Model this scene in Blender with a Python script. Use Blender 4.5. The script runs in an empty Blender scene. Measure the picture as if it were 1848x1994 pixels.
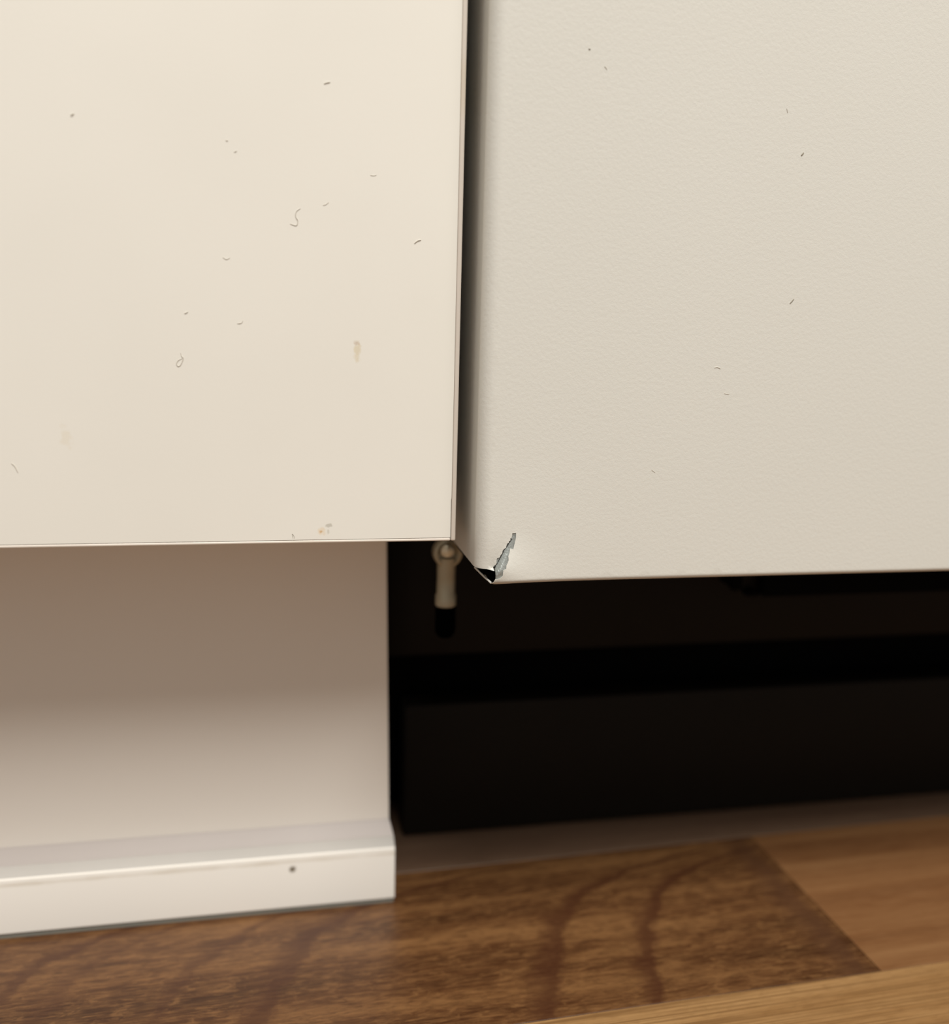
import bpy, bmesh, math, random
from mathutils import Vector, Matrix
from mathutils.geometry import delaunay_2d_cdt

S = bpy.context.scene
COL = S.collection
R = math.radians
MM = 0.001

# ------------------------------------------------------------------ camera
cam_d = bpy.data.cameras.new('camera')
cam = bpy.data.objects.new('camera', cam_d)
COL.objects.link(cam)
S.camera = cam
cam_d.sensor_fit = 'HORIZONTAL'
cam_d.sensor_width = 36.0
cam_d.lens = 36.0 * 1790.0 / 1848.0
cam_d.clip_start = 0.01
cam_d.clip_end = 30.0
YAW, PITCH, ROLL = R(11.597), R(10.654), R(1.548)
fw = Vector((math.sin(YAW), math.cos(YAW), 0.0))
rt = Vector((math.cos(YAW), -math.sin(YAW), 0.0))
fwd = fw * math.cos(PITCH) + Vector((0, 0, -math.sin(PITCH)))
up = fw * math.sin(PITCH) + Vector((0, 0, math.cos(PITCH)))
r2 = rt * math.cos(ROLL) + up * math.sin(ROLL)
u2 = -rt * math.sin(ROLL) + up * math.cos(ROLL)
CAM = Vector((-0.04972, -0.27, 0.21136))
mw = Matrix((r2, u2, -fwd)).transposed().to_4x4()
mw.translation = CAM
cam.matrix_world = mw
cam_d.dof.use_dof = True
cam_d.dof.focus_distance = 0.272
cam_d.dof.aperture_fstop = 5.2

# ------------------------------------------------------------------ light
world = bpy.data.worlds.new('room_light')
S.world = world
world.use_nodes = True
bg = world.node_tree.nodes['Background']
bg.inputs['Color'].default_value = (1.0, 0.955, 0.89, 1)
bg.inputs['Strength'].default_value = 0.34

def area_light(name, loc, target, size, power, color):
    d = bpy.data.lights.new(name, 'AREA')
    d.shape = 'DISK'
    d.size = size
    d.energy = power
    d.color = color
    o = bpy.data.objects.new(name, d)
    COL.objects.link(o)
    o.location = loc
    o.rotation_euler = (Vector(target) - Vector(loc)).to_track_quat('-Z', 'Y').to_euler()
    return o

area_light('ceiling_lamp_light', (0.24, -1.08, 2.30), (0.05, -0.1, 0.1), 1.15, 79.0, (1.0, 0.965, 0.905))

S.view_settings.view_transform = 'Standard'
S.view_settings.look = 'None'
S.view_settings.gamma = 1.0
S.view_settings.exposure = 0.07
S.view_settings.use_curve_mapping = False

# ------------------------------------------------------------------ material helpers
class NT:
    def __init__(self, name):
        self.m = bpy.data.materials.new(name)
        self.m.use_nodes = True
        self.t = self.m.node_tree
        self.b = self.t.nodes['Principled BSDF']
        self.tc = None
    def n(self, kind, **kw):
        nd = self.t.nodes.new(kind)
        for k, v in kw.items():
            setattr(nd, k, v)
        return nd
    def l(self, a, b):
        self.t.links.new(a, b)
    def obj(self):
        if self.tc is None:
            self.tc = self.n('ShaderNodeTexCoord')
        return self.tc.outputs['Object']
    def put(self, sock, v):
        if isinstance(v, (int, float)):
            sock.default_value = v
        elif isinstance(v, (tuple, list)):
            sock.default_value = v if len(v) == len(sock.default_value) else (*v, 1.0)
        else:
            self.l(v, sock)
    def math(self, op, a, b=0.0, c=None, clamp=False):
        nd = self.n('ShaderNodeMath', operation=op, use_clamp=clamp)
        self.put(nd.inputs[0], a)
        self.put(nd.inputs[1], b)
        if c is not None:
            self.put(nd.inputs[2], c)
        return nd.outputs[0]
    def mapping(self, vec, scale=(1, 1, 1), loc=(0, 0, 0)):
        nd = self.n('ShaderNodeMapping')
        self.l(vec, nd.inputs['Vector'])
        nd.inputs['Scale'].default_value = scale
        self.put(nd.inputs['Location'], loc)
        return nd.outputs[0]
    def noise(self, vec, scale, detail=3.0, rough=0.55, dist=0.0):
        nd = self.n('ShaderNodeTexNoise')
        self.l(vec, nd.inputs['Vector'])
        nd.inputs['Scale'].default_value = scale
        nd.inputs['Detail'].default_value = detail
        nd.inputs['Roughness'].default_value = rough
        nd.inputs['Distortion'].default_value = dist
        return nd.outputs['Fac']
    def ramp(self, fac, stops, interp='LINEAR'):
        nd = self.n('ShaderNodeValToRGB')
        nd.color_ramp.interpolation = interp
        el = nd.color_ramp.elements
        while len(el) < len(stops):
            el.new(0.5)
        for e, (p, c) in zip(el, stops):
            e.position = p
            e.color = c if len(c) == 4 else (*c, 1)
        self.put(nd.inputs[0], fac)
        return nd.outputs[0]
    def mix(self, fac, a, b, blend='MIX'):
        nd = self.n('ShaderNodeMix', data_type='RGBA', blend_type=blend)
        self.put(nd.inputs[0], fac)
        self.put(nd.inputs[6], a)
        self.put(nd.inputs[7], b)
        return nd.outputs[2]
    def bump(self, h, strength, dist):
        nd = self.n('ShaderNodeBump')
        nd.inputs['Strength'].default_value = strength
        nd.inputs['Distance'].default_value = dist
        self.l(h, nd.inputs['Height'])
        self.l(nd.outputs[0], self.b.inputs['Normal'])
    def fin(self, color, rough=0.5, metal=0.0, spec=0.5):
        self.put(self.b.inputs['Base Color'], color)
        self.put(self.b.inputs['Roughness'], rough)
        self.b.inputs['Metallic'].default_value = metal
        self.b.inputs['Specular IOR Level'].default_value = spec
        return self.m

def g3(v):
    return (v, v, v, 1)

# ------------------------------------------------------------------ materials
def mat_cabinet():
    t = NT('cream_laminate')
    o = t.obj()
    sep = t.n('ShaderNodeSeparateXYZ')
    t.l(o, sep.inputs[0])
    x, y, z = sep.outputs
    blotch = t.noise(o, 14.0, 3.0)
    col = t.mix(t.ramp(blotch, [(0.35, g3(0)), (0.65, g3(1))]), (0.805, 0.785, 0.720), (0.825, 0.805, 0.740))
    rough_n = t.noise(o, 900.0, 3.0)
    warp = t.math('SUBTRACT', t.noise(o, 420.0, 3.0), 0.5)
    # (x, z, rx, rz, colour, amount): dried drips and smears on the door, metres from its lower corner
    for (cx, cz, rx, rz, c, amt) in STAINS:
        dx = t.math('DIVIDE', t.math('SUBTRACT', x, cx), rx)
        dz = t.math('DIVIDE', t.math('SUBTRACT', z, cz), rz)
        d = t.math('SQRT', t.math('ADD', t.math('MULTIPLY', dx, dx), t.math('MULTIPLY', dz, dz)))
        d = t.math('ADD', d, t.math('MULTIPLY', warp, 2.6))
        f = t.math('MULTIPLY', t.ramp(d, [(0.45, g3(1)), (1.0, g3(0))]), amt)
        col = t.mix(f, col, c)
    t.bump(rough_n, 0.05, 0.0002)
    return t.fin(col, 0.42, 0.0, 0.4)

def mat_band():
    t = NT('edge_band_plastic')
    o = t.obj()
    blotch = t.noise(t.mapping(o, (30, 10, 30)), 1.0, 2.0)
    col = t.mix(t.ramp(blotch, [(0.55, g3(0)), (0.72, g3(1))]), (0.79, 0.73, 0.655), (0.72, 0.63, 0.49))
    return t.fin(col, 0.33, 0.0, 0.5)

def mat_dw_paint():
    t = NT('satin_white_enamel')
    o = t.obj()
    peel = t.noise(o, 900.0, 2.0, 0.5)
    grain = t.noise(o, 3600.0, 2.0, 0.6)
    h = t.math('ADD', t.math('MULTIPLY', peel, 1.0), t.math('MULTIPLY', grain, 0.45))
    t.bump(h, 0.22, 0.00022)
    col = t.mix(t.noise(o, 9.0, 2.0), (0.680, 0.672, 0.617), (0.710, 0.702, 0.650))
    return t.fin(col, 0.36, 0.0, 0.5)

def mat_simple(name, col, rough, metal=0.0, spec=0.5, nz=None, bump=None):
    t = NT(name)
    c = col
    if nz:
        sc, amt = nz
        c = t.mix(t.noise(t.obj(), sc, 3.0), tuple(v * (1 - amt) for v in col), tuple(min(1, v * (1 + amt)) for v in col))
    if bump:
        sc, st, di = bump
        t.bump(t.noise(t.obj(), sc, 3.0), st, di)
    return t.fin(c, rough, metal, spec)

def mat_plinth():
    t = NT('plinth_foil')
    o = t.obj()
    c = t.mix(t.noise(t.mapping(o, (16, 16, 5)), 1.0, 2.0), (0.87, 0.82, 0.755), (0.88, 0.84, 0.775))
    return t.fin(c, 0.34, 0.0, 0.45)

def mat_strip():
    t = NT('plinth_strip_plastic')
    o = t.obj()
    sep = t.n('ShaderNodeSeparateXYZ')
    t.l(o, sep.inputs[0])
    x, y, z = sep.outputs
    c = t.mix(t.noise(o, 22.0, 2.0), (0.88, 0.845, 0.785), (0.89, 0.86, 0.80))
    warp = t.math('SUBTRACT', t.noise(o, 300.0, 3.0), 0.5)
    # a brownish rub mark just under the top edge
    rub = t.math('ABSOLUTE', t.math('SUBTRACT', z, 0.0205))
    rub = t.ramp(t.math('ADD', t.math('DIVIDE', rub, 0.0022), t.math('MULTIPLY', t.noise(t.mapping(o, (60, 1, 200)), 1.0, 3.0), 1.1)),
                 [(0.45, g3(1)), (1.0, g3(0))])
    c = t.mix(t.math('MULTIPLY', rub, 0.45), c, (0.52, 0.44, 0.32))
    # one dark chip
    dx = t.math('DIVIDE', t.math('SUBTRACT', x, CHIP[0]), 0.0017)
    dz = t.math('DIVIDE', t.math('SUBTRACT', z, CHIP[1]), 0.0015)
    d = t.math('ADD', t.math('SQRT', t.math('ADD', t.math('MULTIPLY', dx, dx), t.math('MULTIPLY', dz, dz))), t.math('MULTIPLY', warp, 1.2))
    c = t.mix(t.ramp(d, [(0.4, g3(1)), (1.0, g3(0))]), c, (0.16, 0.13, 0.085))
    return t.fin(c, 0.35, 0.0, 0.45)

def wood(name, dark, mid, light, seed, cathedral=False, flecks=0.5, streak=1.0):
    t = NT(name)
    o = t.obj()
    info = t.n('ShaderNodeObjectInfo')
    rnd = t.n('ShaderNodeCombineXYZ')
    t.put(rnd.inputs[0], t.math('MULTIPLY', info.outputs['Random'], 37.0 if not cathedral else 0.0))
    t.put(rnd.inputs[1], t.math('MULTIPLY', info.outputs['Random'], 11.0 if not cathedral else 0.0))
    add = t.n('ShaderNodeVectorMath', operation='ADD')
    t.l(o, add.inputs[0])
    t.l(rnd.outputs[0], add.inputs[1])
    v = add.outputs[0]
    wav = t.noise(t.mapping(v, (9, 40, 1), (seed, 0, 0)), 1.0, 3.0)
    broad = t.noise(t.mapping(v, (7 * streak, 75, 1), (seed, seed, 0)), 1.0, 3.0, 0.55, 0.4)
    fine = t.noise(t.mapping(v, (70, 900, 1), (0, seed, 0)), 1.0, 3.0, 0.65)
    pores = t.noise(t.mapping(v, (170, 700, 1), (seed, 0, 0)), 1.0, 2.0, 0.6, 0.8)
    col = t.ramp(broad, [(0.30, dark), (0.5, mid), (0.72, light)])
    col = t.mix(t.math('MULTIPLY', t.ramp(fine, [(0.40, g3(0)), (0.68, g3(1))]), 0.45), col, light)
    col = t.mix(t.math('MULTIPLY', t.ramp(pores, [(0.48, g3(0)), (0.70, g3(1))]), flecks), col, dark)
    if seed == 5.3:
        lines = t.noise(t.mapping(v, (9, 1150, 1)), 1.0, 2.0, 0.6)
        col = t.mix(t.math('MULTIPLY', t.ramp(lines, [(0.40, g3(1)), (0.52, g3(0))]), 0.8), col, dark)
    if cathedral:
        sep = t.n('ShaderNodeSeparateXYZ')
        t.l(o, sep.inputs[0])
        x, y, z = sep.outputs
        xm = t.math('MULTIPLY', x, 1000.0)
        ym = t.math('MULTIPLY', y, 1000.0)
        ym = t.math('ADD', ym, 2.0)
        e = t.math('MULTIPLY', t.math('EXPONENT', t.math('DIVIDE', t.math('SUBTRACT', ym, 39.0), 13.0)), 14.0)
        h = t.math('ADD', t.math('MULTIPLY', t.math('ADD', ym, 20.0), 0.3), e)
        g = t.math('SUBTRACT', xm, h)
        g = t.math('ADD', g, t.math('MULTIPLY', t.math('SUBTRACT', t.noise(o, 55.0, 2.0), 0.5), 13.0))
        g = t.math('ADD', g, t.math('MULTIPLY', t.math('SUBTRACT', t.noise(o, 420.0, 2.0), 0.5), 5.0))
        u = t.math('DIVIDE', t.math('ADD', g, 200.0), 400.0)     # -200..200 mm -> 0..1
        stops = [(0.0, g3(0.0))]
        for c, w, a in ((-158, 3, .85), (-138, 2, .5), (-99, 2.2, .6), (-66, 3.4, .9), (30, 3.2, .95), (66, 2.8, 1.0)):
            stops += [((c - 2.6 * w + 200) / 400, g3(0.0)), ((c - 0.5 * w + 200) / 400, g3(a)), ((c + 0.5 * w + 200) / 400, g3(a)), ((c + 1.3 * w + 200) / 400, g3(0.0))]
        stops.append((1.0, g3(0.0)))
        stops.sort(key=lambda s: s[0])
        arc = t.ramp(u, stops)
        # flecked figure that swings round the big arches
        cmb = t.n('ShaderNodeCombineXYZ')
        t.put(cmb.inputs[0], t.math('MULTIPLY', g, 0.001))
        t.put(cmb.inputs[1], y)
        fl = t.noise(t.mapping(cmb.outputs[0], (130, 380, 1)), 1.0, 3.0, 0.65, 1.2)
        fl2 = t.noise(t.mapping(o, (120, 620, 1)), 1.0, 3.0, 0.7, 0.6)
        f = t.math('ADD', t.math('MULTIPLY', fl, 0.55), t.math('MULTIPLY', fl2, 0.45))
        col = t.mix(t.math('MULTIPLY', t.ramp(f, [(0.50, g3(0)), (0.62, g3(1))]), 0.55), col, light)
        col = t.mix(t.math('MULTIPLY', t.ramp(f, [(0.36, g3(1)), (0.47, g3(0))]), 0.5), col, dark)
        col = t.mix(t.math('MULTIPLY', arc, 0.78), col, (0.052, 0.017, 0.007))
        # the dark wedge where the arch meets the end of the strip
        wx = t.math('ADD', xm, t.math('MULTIPLY', t.math('SUBTRACT', t.noise(o, 70.0, 2.0), 0.5), 6.0))
        wedge = t.ramp(t.math('DIVIDE', wx, 160.0), [(0.815, g3(0)), (0.875, g3(1)), (0.895, g3(1)), (0.925, g3(0))])
        col = t.mix(t.math('MULTIPLY', wedge, 0.6), col, (0.07, 0.03, 0.014))
    t.bump(fine, 0.12, 0.0003)
    return t.fin(col, t.math('ADD', t.math('MULTIPLY', fine, 0.12), 0.34), 0.0, 0.4)

STAINS = [
    (-0.0301, 0.2068, 0.0013, 0.0028, (0.66, 0.56, 0.36), 0.55),
    (-0.0304, 0.2092, 0.0010, 0.0007, (0.50, 0.38, 0.26), 0.50),
    (-0.1100, 0.1815, 0.0018, 0.0034, (0.70, 0.60, 0.42), 0.22),
    (-0.0406, 0.1541, 0.0006, 0.0006, (0.55, 0.30, 0.10), 0.75),
    (-0.0406, 0.1541, 0.0015, 0.0015, (0.75, 0.56, 0.32), 0.40),
    (-0.0382, 0.1559, 0.0012, 0.0007, (0.36, 0.34, 0.27), 0.50),
    (-0.0384, 0.1540, 0.0005, 0.0008, (0.45, 0.42, 0.34), 0.40),
]
CHIP = (-0.0499, 0.0174)

M = {}
M['cabinet'] = mat_cabinet()
M['band'] = mat_band()
M['dw'] = mat_dw_paint()
M['plinth'] = mat_plinth()
M['strip'] = mat_strip()
M['lip'] = mat_simple('grey_lip', (0.47, 0.425, 0.40), 0.5, 0, 0.4, (30.0, 0.05))  # lip set greyer than the strip
M['ledge'] = mat_simple('grey_ledge', (0.50, 0.48, 0.45), 0.5, 0, 0.4, (30.0, 0.05))  # ledge set greyer than the strip front
M['seal'] = mat_simple('floor_seal_rubber', (0.16, 0.155, 0.13), 0.6)
M['metal'] = mat_simple('bare_steel', (0.37, 0.40, 0.385), 0.42, 0.45, 0.5, (700.0, 0.28), (1500.0, 0.5, 0.0003))
M['rivet'] = mat_simple('bright_zinc_steel', (0.72, 0.66, 0.50), 0.35, 0.3, 0.5, (120.0, 0.1))
M['zinc'] = mat_simple('yellow_zinc_steel', (0.40, 0.36, 0.26), 0.42, 0.5, 0.5, (120.0, 0.15))
M['black'] = mat_simple('black_plastic', (0.0075, 0.0055, 0.0035), 0.6, 0, 0.15, (80.0, 0.15))
M['void'] = mat_simple('matt_black_plastic', (0.002, 0.002, 0.002), 0.9, 0, 0.05, (80.0, 0.15))
M['rubber'] = mat_simple('black_rubber', (0.0008, 0.0008, 0.0008), 0.95, 0, 0.0, (80.0, 0.15))
M['inner'] = mat_simple('inner_shade_and_joints', (0.02, 0.017, 0.013), 0.7, 0, 0.2, (60.0, 0.1))  # interior shade painted on the skin's back; also colours glue line and crack
M['carcass'] = mat_simple('white_chipboard_foil', (0.70, 0.66, 0.58), 0.5, 0, 0.4, (20.0, 0.03))
M['wall'] = mat_simple('wall_plaster', (0.72, 0.68, 0.60), 0.85, 0, 0.2, (25.0, 0.04), (60.0, 0.2, 0.002))
M['subfloor'] = mat_simple('subfloor_board', (0.06, 0.04, 0.025), 0.9)
M['lint'] = mat_simple('grey_lint', (0.60, 0.57, 0.50), 0.9, 0, 0.1)
M['lint_dark'] = mat_simple('dark_lint', (0.30, 0.27, 0.22), 0.9, 0, 0.1)
M['wood_arch'] = wood('oak_strip_arched', (0.042, 0.0155, 0.0052), (0.076, 0.0295, 0.0100), (0.205, 0.099, 0.036), 3.1, True, 0.45)
M['wood_red'] = wood('oak_strip_reddish', (0.115, 0.047, 0.017), (0.160, 0.070, 0.026), (0.23, 0.115, 0.047), 7.7, False, 0.15, 0.5)
M['wood_light'] = wood('oak_strip_light', (0.16, 0.080, 0.028), (0.245, 0.128, 0.047), (0.34, 0.195, 0.080), 5.3, False, 0.35, 0.4)
M['wood_grey'] = wood('oak_strip_greyish', (0.085, 0.048, 0.030), (0.115, 0.068, 0.043), (0.16, 0.10, 0.063), 9.2, False, 0.25, 0.5)

# ------------------------------------------------------------------ object helpers
def thing(name, label, cat, loc, group=None):
    o = bpy.data.objects.new(name, None)
    COL.objects.link(o)
    o.location = loc
    o.empty_display_size = 0.02
    o['label'] = label
    o['category'] = cat
    if group:
        o['group'] = group
    return o

def world_loc(o):
    v = Vector(o.location)
    while o.parent:
        o = o.parent
        v += Vector(o.location)
    return v

def part(name, bm, mat, parent=None, origin=None, smooth=40.0, label=None):
    """Link a bmesh given in room coordinates as one object."""
    if origin is None:
        origin = world_loc(parent) if parent else Vector((0, 0, 0))
    origin = Vector(origin)
    bmesh.ops.translate(bm, verts=bm.verts, vec=-origin)
    me = bpy.data.meshes.new(name)
    bm.to_mesh(me)
    bm.free()
    if smooth:
        for p in me.polygons:
            p.use_smooth = True
        me.set_sharp_from_angle(angle=R(smooth))
    me.materials.append(mat)
    o = bpy.data.objects.new(name, me)
    COL.objects.link(o)
    if parent:
        o.parent = parent
        o.location = origin - world_loc(parent)
    else:
        o.location = origin
    if label:
        o['label'] = label
    return o

def box(bm, a, b, bevel=0.0, seg=2):
    x0, y0, z0 = a
    x1, y1, z1 = b
    r = bmesh.ops.create_cube(bm, size=1.0)
    vs = r['verts']
    for v in vs:
        v.co = Vector((x0 + (v.co.x + .5) * (x1 - x0), y0 + (v.co.y + .5) * (y1 - y0), z0 + (v.co.z + .5) * (z1 - z0)))
    if bevel:
        es = list({e for v in vs for e in v.link_edges})
        bmesh.ops.bevel(bm, geom=es, offset=bevel, segments=seg, profile=0.5, affect='EDGES')
    return bm

def new_box(a, b, bevel=0.0, seg=2):
    return box(bmesh.new(), a, b, bevel, seg)

def prism_x(profile, x0, x1, shear=None):
    """A (y, z) profile run from x0 to x1; shear(z) is added to the x of the right end."""
    bm = bmesh.new()
    A = [bm.verts.new((x0, y, z)) for y, z in profile]
    B = [bm.verts.new((x1 + (shear(z) if shear else 0), y, z)) for y, z in profile]
    n = len(profile)
    for i in range(n):
        j = (i + 1) % n
        bm.faces.new((A[i], A[j], B[j], B[i]))
    bm.faces.new(A[::-1])
    bm.faces.new(B)
    bmesh.ops.recalc_face_normals(bm, faces=bm.faces)
    return bm

def lathe(profile, axis='Z', centre=(0, 0, 0), n=28):
    """Revolve (radius, height) about an axis through centre."""
    bm = bmesh.new()
    rings = []
    for r, h in profile:
        ring = []
        for k in range(n):
            a = 2 * math.pi * k / n
            p = (r * math.cos(a), r * math.sin(a), h)
            if axis == 'Y':
                p = (p[0], p[2], p[1])
            ring.append(bm.verts.new(Vector(p) + Vector(centre)))
        rings.append(ring)
    for a, b in zip(rings, rings[1:]):
        for k in range(n):
            bm.faces.new((a[k], a[(k + 1) % n], b[(k + 1) % n], b[k]))
    bm.faces.new(rings[0])
    bm.faces.new(rings[-1])
    bmesh.ops.recalc_face_normals(bm, faces=bm.faces)
    return bm

def tube(points, rad, n=7, taper=True):
    bm = bmesh.new()
    pts = [Vector(p) for p in points]
    # a little Catmull-Rom so the fibre bends softly
    fine = []
    for i in range(len(pts) - 1):
        p0 = pts[max(i - 1, 0)]; p1 = pts[i]; p2 = pts[i + 1]; p3 = pts[min(i + 2, len(pts) - 1)]
        for k in range(4):
            t = k / 4
            fine.append(0.5 * ((2 * p1) + (p2 - p0) * t + (2 * p0 - 5 * p1 + 4 * p2 - p3) * t * t + (3 * p1 - p0 - 3 * p2 + p3) * t ** 3))
    fine.append(pts[-1])
    rings = []
    for i, p in enumerate(fine):
        d = (fine[min(i + 1, len(fine) - 1)] - fine[max(i - 1, 0)]).normalized()
        s = d.cross(Vector((0, 1, 0.05))).normalized()
        t = d.cross(s)
        e = min(i, len(fine) - 1 - i) / max(1, len(fine) - 1)
        rr = rad * (0.55 + 0.45 * min(1, e * 5)) if taper else rad
        rings.append([bm.verts.new(p + s * (rr * math.cos(2 * math.pi * k / n)) + t * (rr * math.sin(2 * math.pi * k / n))) for k in range(n)])
    for a, b in zip(rings, rings[1:]):
        for k in range(n):
            bm.faces.new((a[k], a[(k + 1) % n], b[(k + 1) % n], b[k]))
    bm.faces.new(rings[0])
    bm.faces.new(rings[-1])
    bmesh.ops.recalc_face_normals(bm, faces=bm.faces)
    return bm

# ------------------------------------------------------------------ setting: floor and wall
floor = part('floor', new_box((-0.9, -1.0, -0.030), (1.1, 0.70, -0.0085)), M['subfloor'], smooth=0)
floor['kind'] = 'structure'
ROT = R(1.6)
random.seed(4)
ROW, EDGE0 = 0.0890, -0.0248            # strip width; far edge of the nearest strip in the strips' own frame
def plank(u0, u1, v0, v1, mat, origin_uv=None):
    g = 0.00012
    if origin_uv is None:
        origin_uv = ((u0 + u1) / 2, (v0 + v1) / 2)
    ou, ov = origin_uv
    bm = new_box((u0 - ou + g, v0 - ov + g, -0.008), (u1 - ou - g, v1 - ov - g, 0.0), 0.00009, 1)
    me = bpy.data.meshes.new('plank')
    bm.to_mesh(me)
    bm.free()
    me.materials.append(mat)
    o = bpy.data.objects.new('plank', me)
    COL.objects.link(o)
    o.parent = floor
    c, s = math.cos(ROT), math.sin(ROT)
    o.location = (ou * c - ov * s, ou * s + ov * c, 0.0)
    o.rotation_euler = (0, 0, ROT)
    return o
woods = ['wood_light', 'wood_red', 'wood_grey', 'wood_light', 'wood_red']
for r in range(-10, 8):
    v0 = EDGE0 + (r - 1) * ROW
    v1 = v0 + ROW
    if v0 < -0.95 or v1 > 0.66:
        continue
    if r == 0:
        cuts, mats = [-0.86, -0.31, 0.34, 1.05], ['wood_red', 'wood_light', 'wood_red']
    elif r == 1:
        cuts, mats = [-0.86, -0.42, 0.1490, 0.62, 1.05], ['wood_light', 'wood_arch', 'wood_red', 'wood_light']
    elif r == 2:
        cuts, mats = [-0.86, -0.18, 0.47, 1.05], ['wood_red', 'wood_grey', 'wood_light']
    else:
        cuts = [-0.86]
        x = -0.86 + random.uniform(0.2, 0.5)
        while x < 0.95:
            cuts.append(x)
            x += random.uniform(0.4, 0.6)
        cuts.append(1.05)
        mats = [random.choice(woods) for _ in cuts]
    for a, b, m in zip(cuts, cuts[1:], mats):
        plank(a, b, v0, v1, M[m], (0.0, 0.0) if m == 'wood_arch' else None)

wall = part('wall_back', new_box((-0.9, 0.62, 0.0), (1.1, 0.70, 1.10)), M['wall'], smooth=0)
wall['kind'] = 'structure'

# ------------------------------------------------------------------ cabinet with its cream door
ZD = 0.15062
cab = thing('base_cabinet', 'cream kitchen base cabinet with a flat edge-banded door, beside the dishwasher', 'cabinet', (-0.30, 0.30, 0.0))
W0 = -0.597
bm = bmesh.new()
box(bm, (W0, 0.0225, ZD + 0.004), (W0 + 0.018, 0.58, 0.865), 0.0005)
box(bm, (-0.0200, 0.0225, ZD + 0.004), (-0.0015, 0.58, 0.865), 0.0005)
box(bm, (W0 + 0.018, 0.0225, ZD + 0.004), (-0.0200, 0.575, ZD + 0.022))
box(bm, (W0 + 0.018, 0.0225, 0.847), (-0.0200, 0.575, 0.865))
box(bm, (W0 + 0.018, 0.570, ZD + 0.022), (-0.0200, 0.575, 0.847))
part('carcass', bm, M['carcass'], cab)

# door: board, then the plastic bands glued round its edges with a hairline joint
BR, BB, TH = 0.00150, 0.00095, 0.019
bm = bmesh.new()
gap = lambda z: 0.00014 if z < ZD + 0.013 else 0.00003
zs = [ZD + BB + 0.00010, ZD + 0.0128, ZD + 0.0132, 0.862]
fr, bk = [], []
for z in zs:
    fr.append(bm.verts.new((-BR - gap(z), 0.0, z)))
    bk.append(bm.verts.new((-BR - gap(z), TH, z)))
fl = [bm.verts.new((W0 + 0.0015, 0.0, z)) for z in zs]
kl = [bm.verts.new((W0 + 0.0015, TH, z)) for z in zs]
for i in range(3):
    bm.faces.new((fl[i], fr[i], fr[i + 1], fl[i + 1]))
    bm.faces.new((fr[i], bk[i], bk[i + 1], fr[i + 1]))
    bm.faces.new((bk[i], kl[i], kl[i + 1], bk[i + 1]))
    bm.faces.new((kl[i], fl[i], fl[i + 1], kl[i + 1]))
bm.faces.new((fl[0], kl[0], bk[0], fr[0]))
bm.faces.new((fl[3], fr[3], bk[3], kl[3]))
bmesh.ops.recalc_face_normals(bm, faces=bm.faces)
door = part('door', bm, M['cabinet'], cab, origin=(0, 0, 0), smooth=20)
part('edge_band', new_box((-BR, -0.00002, ZD), (0.0, TH, 0.862), 0.00045, 3), M['band'], door, origin=(0, 0, 0), smooth=50)
part('edge_band', new_box((W0, 0.0, ZD), (-BR - 0.0001, TH, ZD + BB), 0.00035, 3), M['band'], door, origin=(0, 0, 0), smooth=50)
part('edge_band', new_box((W0, 0.0, ZD + BB), (W0 + 0.0015, TH, 0.862), 0.00045, 3), M['band'], door, origin=(0, 0, 0), smooth=50)
# fine sooty glue line lying in the joint
glue = bmesh.new()
box(glue, (-BR - 0.00014, 0.0004, ZD + BB), (-BR, 0.004, 0.862))
box(glue, (W0 + 0.002, 0.0004, ZD + BB), (-BR, 0.004, ZD + BB + 0.00010))
part('glue_line', glue, M['inner'], door, origin=(0, 0, 0), smooth=0, label='thin dark dirty glue joint')

# ------------------------------------------------------------------ plinth
pl = thing('plinth', 'recessed cream plinth board with a stepped sealing strip, standing on the wood floor', 'plinth', (-0.30, 0.06, 0.0))
YB = 0.0553
shear = lambda z: -0.0133 - 0.0000165 * (z * 1000 - 28)
bm = prism_x([(YB, 0.002), (YB + 0.016, 0.002), (YB + 0.016, 0.1535), (YB, 0.1535)], W0, 0.0, shear)
bmesh.ops.bevel(bm, geom=[e for e in bm.edges if all(abs(v.co.x) < 0.03 for v in e.verts) and abs(e.verts[0].co.z - e.verts[1].co.z) > 0.1], offset=0.0006, segments=2, affect='EDGES')
part('board', bm, M['plinth'], pl, origin=(0, 0, 0))
YF = 0.045
strip_prof = [(YB - 0.0001, 0.0016), (YF + 0.0004, 0.0016), (YF, 0.0021), (YF, 0.0218), (YF + 0.0002, 0.0224), (YF + 0.0008, 0.0227), (YB - 0.0001, 0.0227)]
bm = prism_x(strip_prof, W0, -0.0121)
part('strip', bm, M['strip'], pl, origin=(0, 0, 0), smooth=30)
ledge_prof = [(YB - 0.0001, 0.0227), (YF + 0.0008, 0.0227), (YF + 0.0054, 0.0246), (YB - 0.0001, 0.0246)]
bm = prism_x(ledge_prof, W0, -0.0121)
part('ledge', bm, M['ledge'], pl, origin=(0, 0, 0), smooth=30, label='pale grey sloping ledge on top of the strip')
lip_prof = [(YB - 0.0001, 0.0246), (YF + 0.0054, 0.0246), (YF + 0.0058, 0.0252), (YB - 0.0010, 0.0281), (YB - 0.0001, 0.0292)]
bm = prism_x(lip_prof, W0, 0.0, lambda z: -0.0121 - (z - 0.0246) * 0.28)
part('upper_lip', bm, M['lip'], pl, origin=(0, 0, 0), smooth=30, label='greyer lip along the top of the strip')
bm = prism_x([(YF + 0.0003, 0.0001), (YB, 0.0001), (YB, 0.0017), (YF + 0.0006, 0.0017)], W0, -0.0124)
part('floor_seal', bm, M['seal'], pl, origin=(0, 0, 0), smooth=30, label='dark grey seal under the strip')

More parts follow.
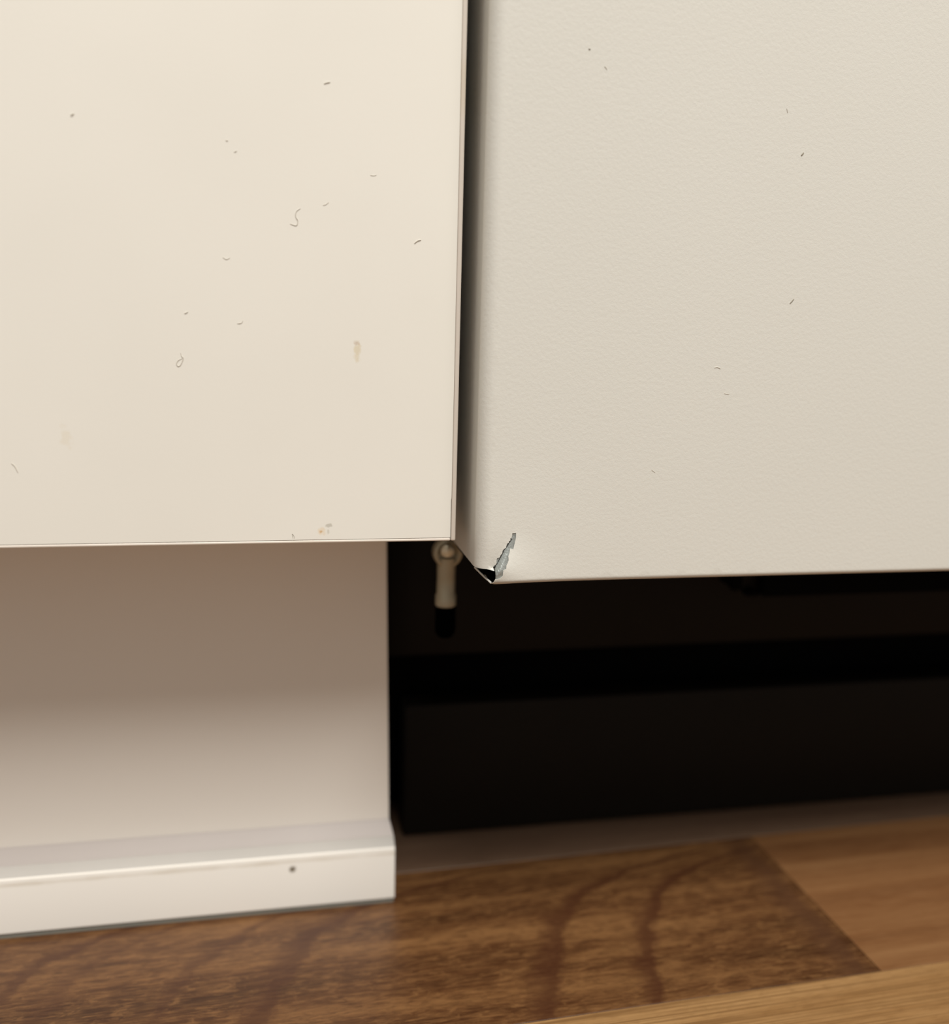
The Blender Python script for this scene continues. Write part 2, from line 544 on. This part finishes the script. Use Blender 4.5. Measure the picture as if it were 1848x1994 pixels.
# ------------------------------------------------------------------ dishwasher
dw = thing('dishwasher', 'white dishwasher with a torn sheet-metal door corner and black base', 'dishwasher', (0.30, 0.30, 0.0))
XS, YFR, RL, RB, ZB = 4.2, -12.0, 4.1, 1.5, 140.0           # mm: side plane, front plane, edge radii, lower edge
UL, VB = XS + RL, ZB + RB
XR = 598.0
def fold(u, v, off=0.0):
    """Flat sheet (u, v) in mm -> folded door skin, off = depth under the outer face."""
    # left return
    if u >= UL:
        x, y = u, YFR + off
        nx, ny = 0.0, -1.0
    else:
        a = (UL - u) / RL
        if a < math.pi / 2:
            x = UL - (RL - off) * math.sin(a)
            y = YFR + RL - (RL - off) * math.cos(a)
        else:
            x = XS + off
            y = YFR + RL + (UL - u) - RL * math.pi / 2
    z = v
    if v < VB:
        a = (VB - v) / RB
        if a < math.pi / 2:
            z = VB - (RB - off) * math.sin(a)
            y = YFR + RB - (RB - off) * math.cos(a)
        else:
            z = ZB + off
            y = YFR + RB + (VB - v) - RB * math.pi / 2
    # the knock at the corner: metal right of the tear is pulled forward, left of it pushed in
    px, pz = x - NX, z - NZ
    dy = 0.0
    dist = math.hypot(px, pz)
    along = (px * TX + pz * TZ) / TL
    side = (px * TZ - pz * TX)                    # + on the right of the tear
    k = max(0.0, 1.0 - max(0.0, along) / 1.15)
    k = k * k * (3 - 2 * k)
    w = 1 / (1 + math.exp(max(-30, min(30, (0.35 - side) / 0.2))))
    depth = max(0.0, 1 - max(0.0, y - YFR) / 10.0)
    right = -2.5 * math.exp(-dist / 7.5)
    left = 0.75 * math.exp(-dist / 5.0)
    bl = -0.55 * math.exp(-(dist / 22.0) ** 2) + k * (w * right + (1 - w) * left)
    fade = math.exp(-((max(0.0, -px - 1.0)) / 4.0) ** 2)
    dy = bl * depth * fade
    return Vector((x * MM, (y + dy) * MM, z * MM))
NX, NZ = 9.7, 144.6
TX, TZ = 15.7 - NX, 156.4 - NZ
TL = math.hypot(TX, TZ)
TX, TZ = TX / TL, TZ / TL

# chip outline, measured on the front plane (mm)
def zpt(a, b):
    """corner close-up position -> (x, z) on the front plane, mm"""
    px, py = 820 + a / 6.16, 960 + b / 6.16
    return (4.305 + (px - 928) * 0.15664 + (py - 1108) * 0.00426, 144.672 - (px - 928) * 0.0037 - (py - 1108) * 0.15455)
chip_z = [(872, 930), (862, 890), (882, 866), (900, 850), (902, 812), (906, 780), (938, 766), (948, 742), (968, 718), (970, 690), (986, 668), (1012, 648),
          (1014, 628), (1024, 600), (1044, 590), (1046, 572), (1062, 562), (1060, 540), (1080, 524), (1086, 474), (1130, 470), (1128, 530), (1120, 560), (1108, 610), (1094, 664),
          (1056, 655), (1048, 700), (1030, 745), (1033, 790), (1016, 830), (1004, 850), (998, 890), (962, 908), (956, 972), (930, 1000), (884, 1016)]
chip = [zpt(*p) for p in chip_z]
NOTCH_U, NOTCH_V = 9.75, 144.55

def sheet(bm, outline, hole_polys, dens, off0, off1, inside):
    """Triangulate a flat outline with extra points, fold it twice (outer and inner face) and close the rim."""
    pts, edges = [], []
    def loop(poly):
        s = len(pts)
        pts.extend(Vector(p) for p in poly)
        n = len(poly)
        edges.extend((s + i, s + (i + 1) % n) for i in range(n))
    loop(outline)
    for h in hole_polys:
        loop(h)
    for p in dens:
        if inside(p):
            pts.append(Vector(p))
    vo, eo, fo, *_ = delaunay_2d_cdt(pts, edges, [], 0, 1e-5)
    keep = []
    for f in fo:
        c = sum((vo[i] for i in f), Vector((0, 0))) / len(f)
        if inside(c, True):
            keep.append(f)
    used = sorted({i for f in keep for i in f})
    A = {i: bm.verts.new(fold(vo[i].x, vo[i].y, off0)) for i in used}
    B = {i: bm.verts.new(fold(vo[i].x, vo[i].y, off1)) for i in used}
    cnt = {}
    for f in keep:
        bm.faces.new([A[i] for i in f])
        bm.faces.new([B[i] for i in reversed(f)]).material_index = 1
        for k in range(len(f)):
            e = (f[k], f[(k + 1) % len(f)])
            key = tuple(sorted(e))
            cnt.setdefault(key, []).append(e)
    for key, es in cnt.items():
        if len(es) == 1:
            i, j = es[0]
            bm.faces.new((A[j], A[i], B[i], B[j]))
    bmesh.ops.recalc_face_normals(bm, faces=bm.faces)

def in_poly(p, poly):
    x, y = p[0], p[1]
    r = False
    n = len(poly)
    for i in range(n):
        x0, y0 = poly[i]
        x1, y1 = poly[i - 1]
        if (y0 > y) != (y1 > y) and x < (x1 - x0) * (y - y0) / (y1 - y0) + x0:
            r = not r
    return r

USIDE = UL - RL * math.pi / 2 - 42.0
VBOT = VB - RB * math.pi / 2 - 22.0
VARC = VB - RB * math.pi / 2
def subdivide(poly, step):
    out = []
    for a, b in zip(poly, poly[1:] + poly[:1]):
        L = math.hypot(b[0] - a[0], b[1] - a[1])
        near = math.hypot((a[0] + b[0]) / 2 - NX, (a[1] + b[1]) / 2 - NZ) < 60
        n = max(1, int(L / (step if near else step * 12)))
        out += [(a[0] + (b[0] - a[0]) * i / n, a[1] + (b[1] - a[1]) * i / n) for i in range(n)]
    return out
# front + side return + bottom return with the open corner notch; the notch runs into the chip
i_lo = chip.index(zpt(884, 1016))
outline = [(USIDE, 860.0), (USIDE, NOTCH_V + 0.1), (UL - RL * 1.2, NOTCH_V + 0.05), (UL - 1.0, NOTCH_V + 0.05)]
outline += [chip[0]] + chip[1:i_lo + 1]
outline += [(9.55, 141.9), (9.2, 141.0), (9.0, VARC + 1.6), (8.8, VARC - 0.5), (9.2, VARC - 9.0), (9.2, VBOT), (XR, VBOT), (XR, 860.0)]
outline = subdivide(outline, 1.2)
def in_sheet(p, strict=False):
    if not in_poly(p, outline):
        return False
    return True
dens = []
def grid(u0, u1, v0, v1, du, dv):
    nu, nv = max(1, round((u1 - u0) / du)), max(1, round((v1 - v0) / dv))
    for i in range(nu + 1):
        for j in range(nv + 1):
            dens.append((u0 + (u1 - u0) * i / nu, v0 + (v1 - v0) * j / nv))
ARC = [UL - RL * math.pi / 2 * k / 10 for k in range(11)]
BARC = [VB - RB * math.pi / 2 * k / 8 for k in range(9)]
vcol = [144.9 + 0.8 * k for k in range(36)] + [174 + 4 * k for k in range(171)]
for u in [UL + 0.5] + ARC + [UL - RL * math.pi / 2 - d for d in (0.5, 6, 16, 30)]:
    for v in vcol:
        dens.append((u, v))
ucol = [9.6 + 0.8 * k for k in range(36)] + [39 + 4 * k for k in range(139)]
for v in [VB + 0.4] + BARC + [VARC - d for d in (0.5, 5, 12)]:
    for u in ucol:
        dens.append((u, v))
grid(UL + 0.6, 34.0, VB + 0.5, 172.0, 0.7, 0.7)
grid(36.0, 96.0, VB + 2.0, 230.0, 3.0, 3.0)
grid(UL + 1.5, 34.0, 174.0, 230.0, 3.0, 3.0)
grid(100.0, 590.0, VB + 3, 240.0, 25.0, 20.0)
grid(UL + 6, 590.0, 260.0, 850.0, 40.0, 60.0)
# keep extra points off the cut edges
def far_from_edges(p):
    if math.hypot(p[0] - 12, p[1] - 149) > 16:
        return True
    for a, b in zip(outline, outline[1:] + outline[:1]):
        if abs(a[0] - p[0]) > 8 or abs(a[1] - p[1]) > 8:
            continue
        dx, dz = b[0] - a[0], b[1] - a[1]
        L2 = dx * dx + dz * dz or 1e-9
        t = max(0, min(1, ((p[0] - a[0]) * dx + (p[1] - a[1]) * dz) / L2))
        if math.hypot(p[0] - a[0] - t * dx, p[1] - a[1] - t * dz) < 0.18:
            return False
    return True
dens = [p for p in dens if far_from_edges(p)]
bm = bmesh.new()
sheet(bm, outline, [], dens, 0.0, 0.16, in_sheet)
skin = part('door', bm, M['dw'], dw, origin=(0, 0, 0), smooth=38)
skin.data.materials.append(M['inner'])  # inner face coloured dark for the shade inside the door

# bare steel showing where the enamel has flaked away
def grow(poly, d):
    cx = sum(p[0] for p in poly) / len(poly)
    cz = sum(p[1] for p in poly) / len(poly)
    out = []
    n = len(poly)
    for i in range(n):
        a, b, c = poly[i - 1], poly[i], poly[(i + 1) % n]
        tx, tz = c[0] - a[0], c[1] - a[1]
        L = math.hypot(tx, tz) or 1
        out.append((b[0] + (-tz / L) * d * ORI, b[1] + (tx / L) * d * ORI))
    return out
ORI = 1
base_poly = [zpt(*p) for p in [(868, 925), (905, 780), (985, 650), (1086, 474), (1130, 470), (1094, 664), (1030, 790), (962, 930), (930, 1004), (878, 1020)]]
area = sum(base_poly[i - 1][0] * base_poly[i][1] - base_poly[i][0] * base_poly[i - 1][1] for i in range(len(base_poly)))
ORI = -1 if area > 0 else 1
patch = grow(base_poly, 0.55)
patch = [(max(p[0], 9.75 + max(0, 0)), p[1]) if p[1] < 144.6 else p for p in patch]
patch = subdivide(patch, 0.5)
def in_patch(p, strict=False):
    return in_poly(p, patch)
dens2 = [(8.0 + 0.4 * i, 140.0 + 0.4 * j) for i in range(24) for j in range(45)]
dens2 = [p for p in dens2 if in_poly(p, patch)]
bm = bmesh.new()
sheet(bm, patch, [], dens2, 0.24, 0.60, in_patch)
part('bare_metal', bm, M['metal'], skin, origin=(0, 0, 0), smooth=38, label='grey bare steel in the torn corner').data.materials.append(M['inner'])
# the crack line itself: a dark slit following the left side of the flaked strip
crack = [zpt(*p) for p in [(866, 922), (905, 852), (938, 786), (968, 728), (990, 676), (1020, 640), (1048, 592), (1082, 545)]]
bm = bmesh.new()
for (a, b) in zip(crack, crack[1:]):
    d = Vector((b[0] - a[0], b[1] - a[1])).normalized()
    nrm = Vector((-d.y, d.x))
    vs = []
    for off in (0.16, 0.30):
        for p in (a, b):
            for sg in (-0.10, 0.10):
                vs.append(bm.verts.new(fold(p[0] + nrm.x * sg, p[1] + nrm.y * sg, off)))
    for f in ((0, 1, 3, 2), (4, 6, 7, 5), (0, 2, 6, 4), (1, 5, 7, 3), (0, 4, 5, 1), (2, 3, 7, 6)):
        bm.faces.new([vs[i] for i in f])
bmesh.ops.recalc_face_normals(bm, faces=bm.faces)
part('crack', bm, M['inner'], skin, origin=(0, 0, 0), smooth=0, label='dark jagged crack along the flaked enamel')
# hem of the bottom return, seen through the open corner as a thin light rim
p0, p1, p2 = (9.0, -11.4, 140.1), (7.4, -8.9, 141.4), (4.5, -8.2, 144.3)
bm = tube([tuple(c * MM for c in p) for p in (p0, (8.3, -10.2, 140.7), p1, p2)], 0.00030, 8, False)
part('hem', bm, M['dw'], skin, origin=(0, 0, 0), label='thin folded rim at the open corner')
# black filler added to stand for the shade inside the hollow door
bm = new_box((0.0055, -0.0088, 0.1418), (0.596, 0.030, 0.858), 0.001)
part('shade_filler', bm, M['void'], dw)

# body and black base behind
part('body', new_box((0.0062, 0.036, 0.1425), (0.598, 0.585, 0.865), 0.002), M['void'], dw)
YK = 0.090
part('upper_panel', new_box((-0.0110, YK, 0.0818), (0.596, YK + 0.012, 0.1425), 0.0012), M['black'], dw, label='matt black panel above the slot')
part('kick_panel', new_box((-0.0034, YK, 0.0006), (0.596, YK + 0.012, 0.0600), 0.0012), M['black'], dw, label='matt black panel on the floor')
part('base_tub', new_box((-0.0112, YK + 0.024, 0.004), (0.597, 0.575, 0.1425), 0.002), M['void'], dw)
bm = new_box((0.1300, 0.045, 0.1158), (0.590, 0.060, 0.1425), 0.0012)
bar = part('cross_bar', bm, M['void'], dw, label='black bar under the door')
# clip that carries the end of the bar: a slanting hook, a web and two lugs
bm = bmesh.new()
pr = [(0.1108, 0.1440), (0.1180, 0.1195), (0.1212, 0.1186), (0.1214, 0.1440)]
A = [bm.verts.new((x, 0.046, z)) for x, z in pr]
B = [bm.verts.new((x, 0.058, z)) for x, z in pr]
for i in range(4):
    bm.faces.new((A[i], A[(i + 1) % 4], B[(i + 1) % 4], B[i]))
bm.faces.new(A)
bm.faces.new(B[::-1])
bmesh.ops.recalc_face_normals(bm, faces=bm.faces)
hook = part('clip_hook', bm, M['void'], dw, smooth=0)
bm = bmesh.new()
box(bm, (0.1215, 0.0505, 0.1162), (0.1302, 0.0580, 0.1440), 0.0004)
part('clip_web', bm, M['black'], hook, smooth=30)
part('clip_lug', new_box((0.1240, 0.0462, 0.1280), (0.1300, 0.0510, 0.1340), 0.0006), M['void'], hook)
part('clip_lug', new_box((0.1240, 0.0462, 0.1160), (0.1288, 0.0510, 0.1182), 0.0005), M['void'], hook)

# zinc-plated swing pin with an eye and a black rubber tip
YP, XC, ZE = 0.045, 0.0052, 0.1362
bm = lathe([(0.0004, -0.0010), (0.0034, -0.0010), (0.0036, -0.0004), (0.0036, 0.0)], 'Z', (XC, YP, 0.1180), 28)
bm.free()
pin = part('swing_pin', lathe([(0.0034, 0.1166), (0.0038, 0.1170), (0.0038, 0.1205), (0.0034, 0.1212), (0.0033, 0.1270), (0.0034, 0.1345)], 'Z', (XC, YP, 0), 28), M['zinc'], dw, label='yellowish zinc pin hanging below the door gap')
part('eye', lathe([(0.0026, -0.0012), (0.0030, -0.0020), (0.0042, -0.0028), (0.0050, -0.0025), (0.0053, -0.0016), (0.0053, 0.0016), (0.0050, 0.0026), (0.0044, 0.0030)], 'Y', (XC + 0.0002, YP, ZE + 0.0002), 32), M['zinc'], pin)
part('rivet', lathe([(0.0024, -0.0032), (0.0023, -0.0038), (0.0016, -0.0044), (0.0006, -0.0046)], 'Y', (XC - 0.0003, YP, ZE + 0.0014), 20), M['rivet'], pin, label='brighter rivet head')
part('hanger', new_box((XC - 0.002, YP - 0.0012, ZE + 0.004), (XC + 0.003, YP + 0.0012, 0.1440), 0.0003), M['void'], pin)
part('rubber_tip', lathe([(0.0006, 0.1046), (0.0020, 0.1049), (0.0030, 0.1057), (0.0036, 0.1070), (0.0037, 0.1085), (0.0036, 0.1166)], 'Z', (XC, YP, 0), 28), M['rubber'], pin, label='black rubber tip')

# ------------------------------------------------------------------ lint and specks
def fibre(name, cat, label, pts, rad, mat, yface, group):
    P = [(x * MM, yface - rad * 0.25, z * MM) for x, z in pts]
    c = Vector(P[0])
    o = part(name, tube(P, rad), mat, None, origin=c)
    o['label'] = label
    o['category'] = cat
    o['group'] = group
    return o
# (x, z) in mm on the front, filled in from measurements
FIBRES = [
    ('lint_fibre', 'fibre', 'S-shaped grey lint fibre stuck mid-height on the cream cabinet door', [(-45.79, 245.56), (-46.92, 244.69), (-47.07, 243.32), (-46.52, 242.25), (-46.95, 241.0), (-48.62, 241.33)], 0.16, 'lint', 0, 'lint on the cream cabinet door'),
    ('lint_fibre', 'fibre', 'looped grey lint fibre below and left of the S-shaped one on the cream door', [(-78.78, 205.43), (-78.54, 204.45), (-78.14, 203.9), (-78.88, 202.19), (-79.58, 201.75), (-79.97, 202.45), (-79.53, 203.3), (-78.42, 203.89)], 0.16, 'lint', 0, 'lint on the cream cabinet door'),
    ('lint_fibre', 'fibre', 'faint short lint fibre just right of the S-shaped one on the cream door', [(-39.62, 246.71), (-38.77, 247.02), (-38.06, 247.61)], 0.12, 'lint', 0, 'lint on the cream cabinet door'),
    ('lint_fibre', 'fibre', 'thick short grey lint fibre near the right edge of the cream door', [(-13.91, 237.69), (-13.04, 238.43), (-12.01, 238.76)], 0.22, 'lint', 0, 'lint on the cream cabinet door'),
    ('lint_fibre', 'fibre', 'small hooked lint fibre on the cream door, above and right of the looped one', [(-63.4, 213.85), (-62.28, 214.02), (-61.85, 214.74)], 0.13, 'lint', 0, 'lint on the cream cabinet door'),
    ('lint_fibre', 'fibre', 'curved lint fibre at the left picture edge of the cream door', [(-124.27, 174.54), (-123.41, 173.69), (-122.73, 171.98)], 0.15, 'lint', 0, 'lint on the cream cabinet door'),
    ('lint_fibre', 'fibre', 'thin hair loop standing on the bottom seam of the cream door', [(-48.66, 152.08), (-48.94, 153.48), (-48.5, 153.01), (-48.28, 152.08)], 0.07, 'lint_dark', 0, 'lint on the cream cabinet door'),
    ('lint_fibre', 'fibre', 'short pale lint smear high on the cream door', [(-39.22, 278.38), (-38.39, 278.71), (-37.56, 278.9)], 0.2, 'lint', 0, 'lint on the cream cabinet door'),
    ('lint_fibre', 'fibre', 'tiny flat lint fibre high near the right edge of the cream door', [(-26.57, 255.49), (-25.71, 255.4), (-24.86, 255.59)], 0.11, 'lint', 0, 'lint on the cream cabinet door'),
    ('lint_fibre', 'fibre', 'small bent lint fibre at the middle of the cream door, left of the S-shaped one', [(-66.87, 231.6), (-65.92, 231.1), (-64.95, 231.55)], 0.12, 'lint', 0, 'lint on the cream cabinet door'),
    ('lint_speck', 'speck', 'small grey speck high at the left of the cream door', [(-104.3, 265.68), (-103.91, 265.95), (-103.52, 266.23)], 0.26, 'lint', 0, 'lint on the cream cabinet door'),
    ('lint_speck', 'speck', 'tiny grey speck on the cream door straight above the looped fibre', [(-77.49, 216.21), (-76.95, 216.37), (-76.53, 216.66)], 0.18, 'lint', 0, 'lint on the cream cabinet door'),
    ('lint_speck', 'speck', 'upper of two tiny specks above left of the S-shaped fibre', [(-65.35, 262.16), (-65.09, 262.05), (-64.82, 262.07)], 0.16, 'lint', 0, 'lint on the cream cabinet door'),
    ('lint_speck', 'speck', 'lower of two tiny specks above left of the S-shaped fibre', [(-63.27, 259.28), (-62.86, 259.44), (-62.59, 259.58)], 0.16, 'lint', 0, 'lint on the cream cabinet door'),
    ('lint_speck', 'speck', 'dark slanting speck right of centre on the white dishwasher door', [(97.81, 224.31), (98.42, 224.93), (99.02, 225.7)], 0.2, 'lint_dark', -12, 'specks on the dishwasher door'),
    ('lint_speck', 'speck', 'dark round speck in the upper right of the white dishwasher door', [(97.27, 266.27), (97.72, 266.72), (98.0, 267.16)], 0.24, 'lint_dark', -12, 'specks on the dishwasher door'),
    ('lint_speck', 'speck', 'thin upright speck, highest of three at upper right of the dishwasher door', [(91.47, 278.77), (91.68, 278.23), (91.91, 277.55)], 0.13, 'lint', -12, 'specks on the dishwasher door'),
    ('lint_speck', 'speck', 'tiny dark dot at the top left of the white dishwasher door', [(31.38, 289.7), (31.68, 289.59), (31.97, 289.62)], 0.18, 'lint_dark', -12, 'specks on the dishwasher door'),
    ('lint_speck', 'speck', 'small slanting speck under the top left dot on the dishwasher door', [(36.15, 285.65), (36.61, 285.29), (36.93, 284.79)], 0.14, 'lint', -12, 'specks on the dishwasher door'),
    ('lint_fibre', 'fibre', 'flat pale fibre in the middle of the white dishwasher door', [(75.04, 204.85), (76.02, 205.02), (77.05, 204.59)], 0.14, 'lint', -12, 'specks on the dishwasher door'),
    ('lint_fibre', 'fibre', 'faint flat fibre just below the pale one on the dishwasher door', [(78.81, 197.3), (79.66, 197.16), (80.5, 197.01)], 0.11, 'lint', -12, 'specks on the dishwasher door'),
    ('lint_fibre', 'fibre', 'faint slanting fibre low on the white dishwasher door', [(57.23, 174.12), (57.92, 173.65), (58.43, 173.33)], 0.11, 'lint', -12, 'specks on the dishwasher door'),
]
for name, cat, label, pts, rad, m, yf, grp in FIBRES:
    fibre(name, cat, label, pts, rad * 0.75 * MM, M[m], yf * MM, grp)
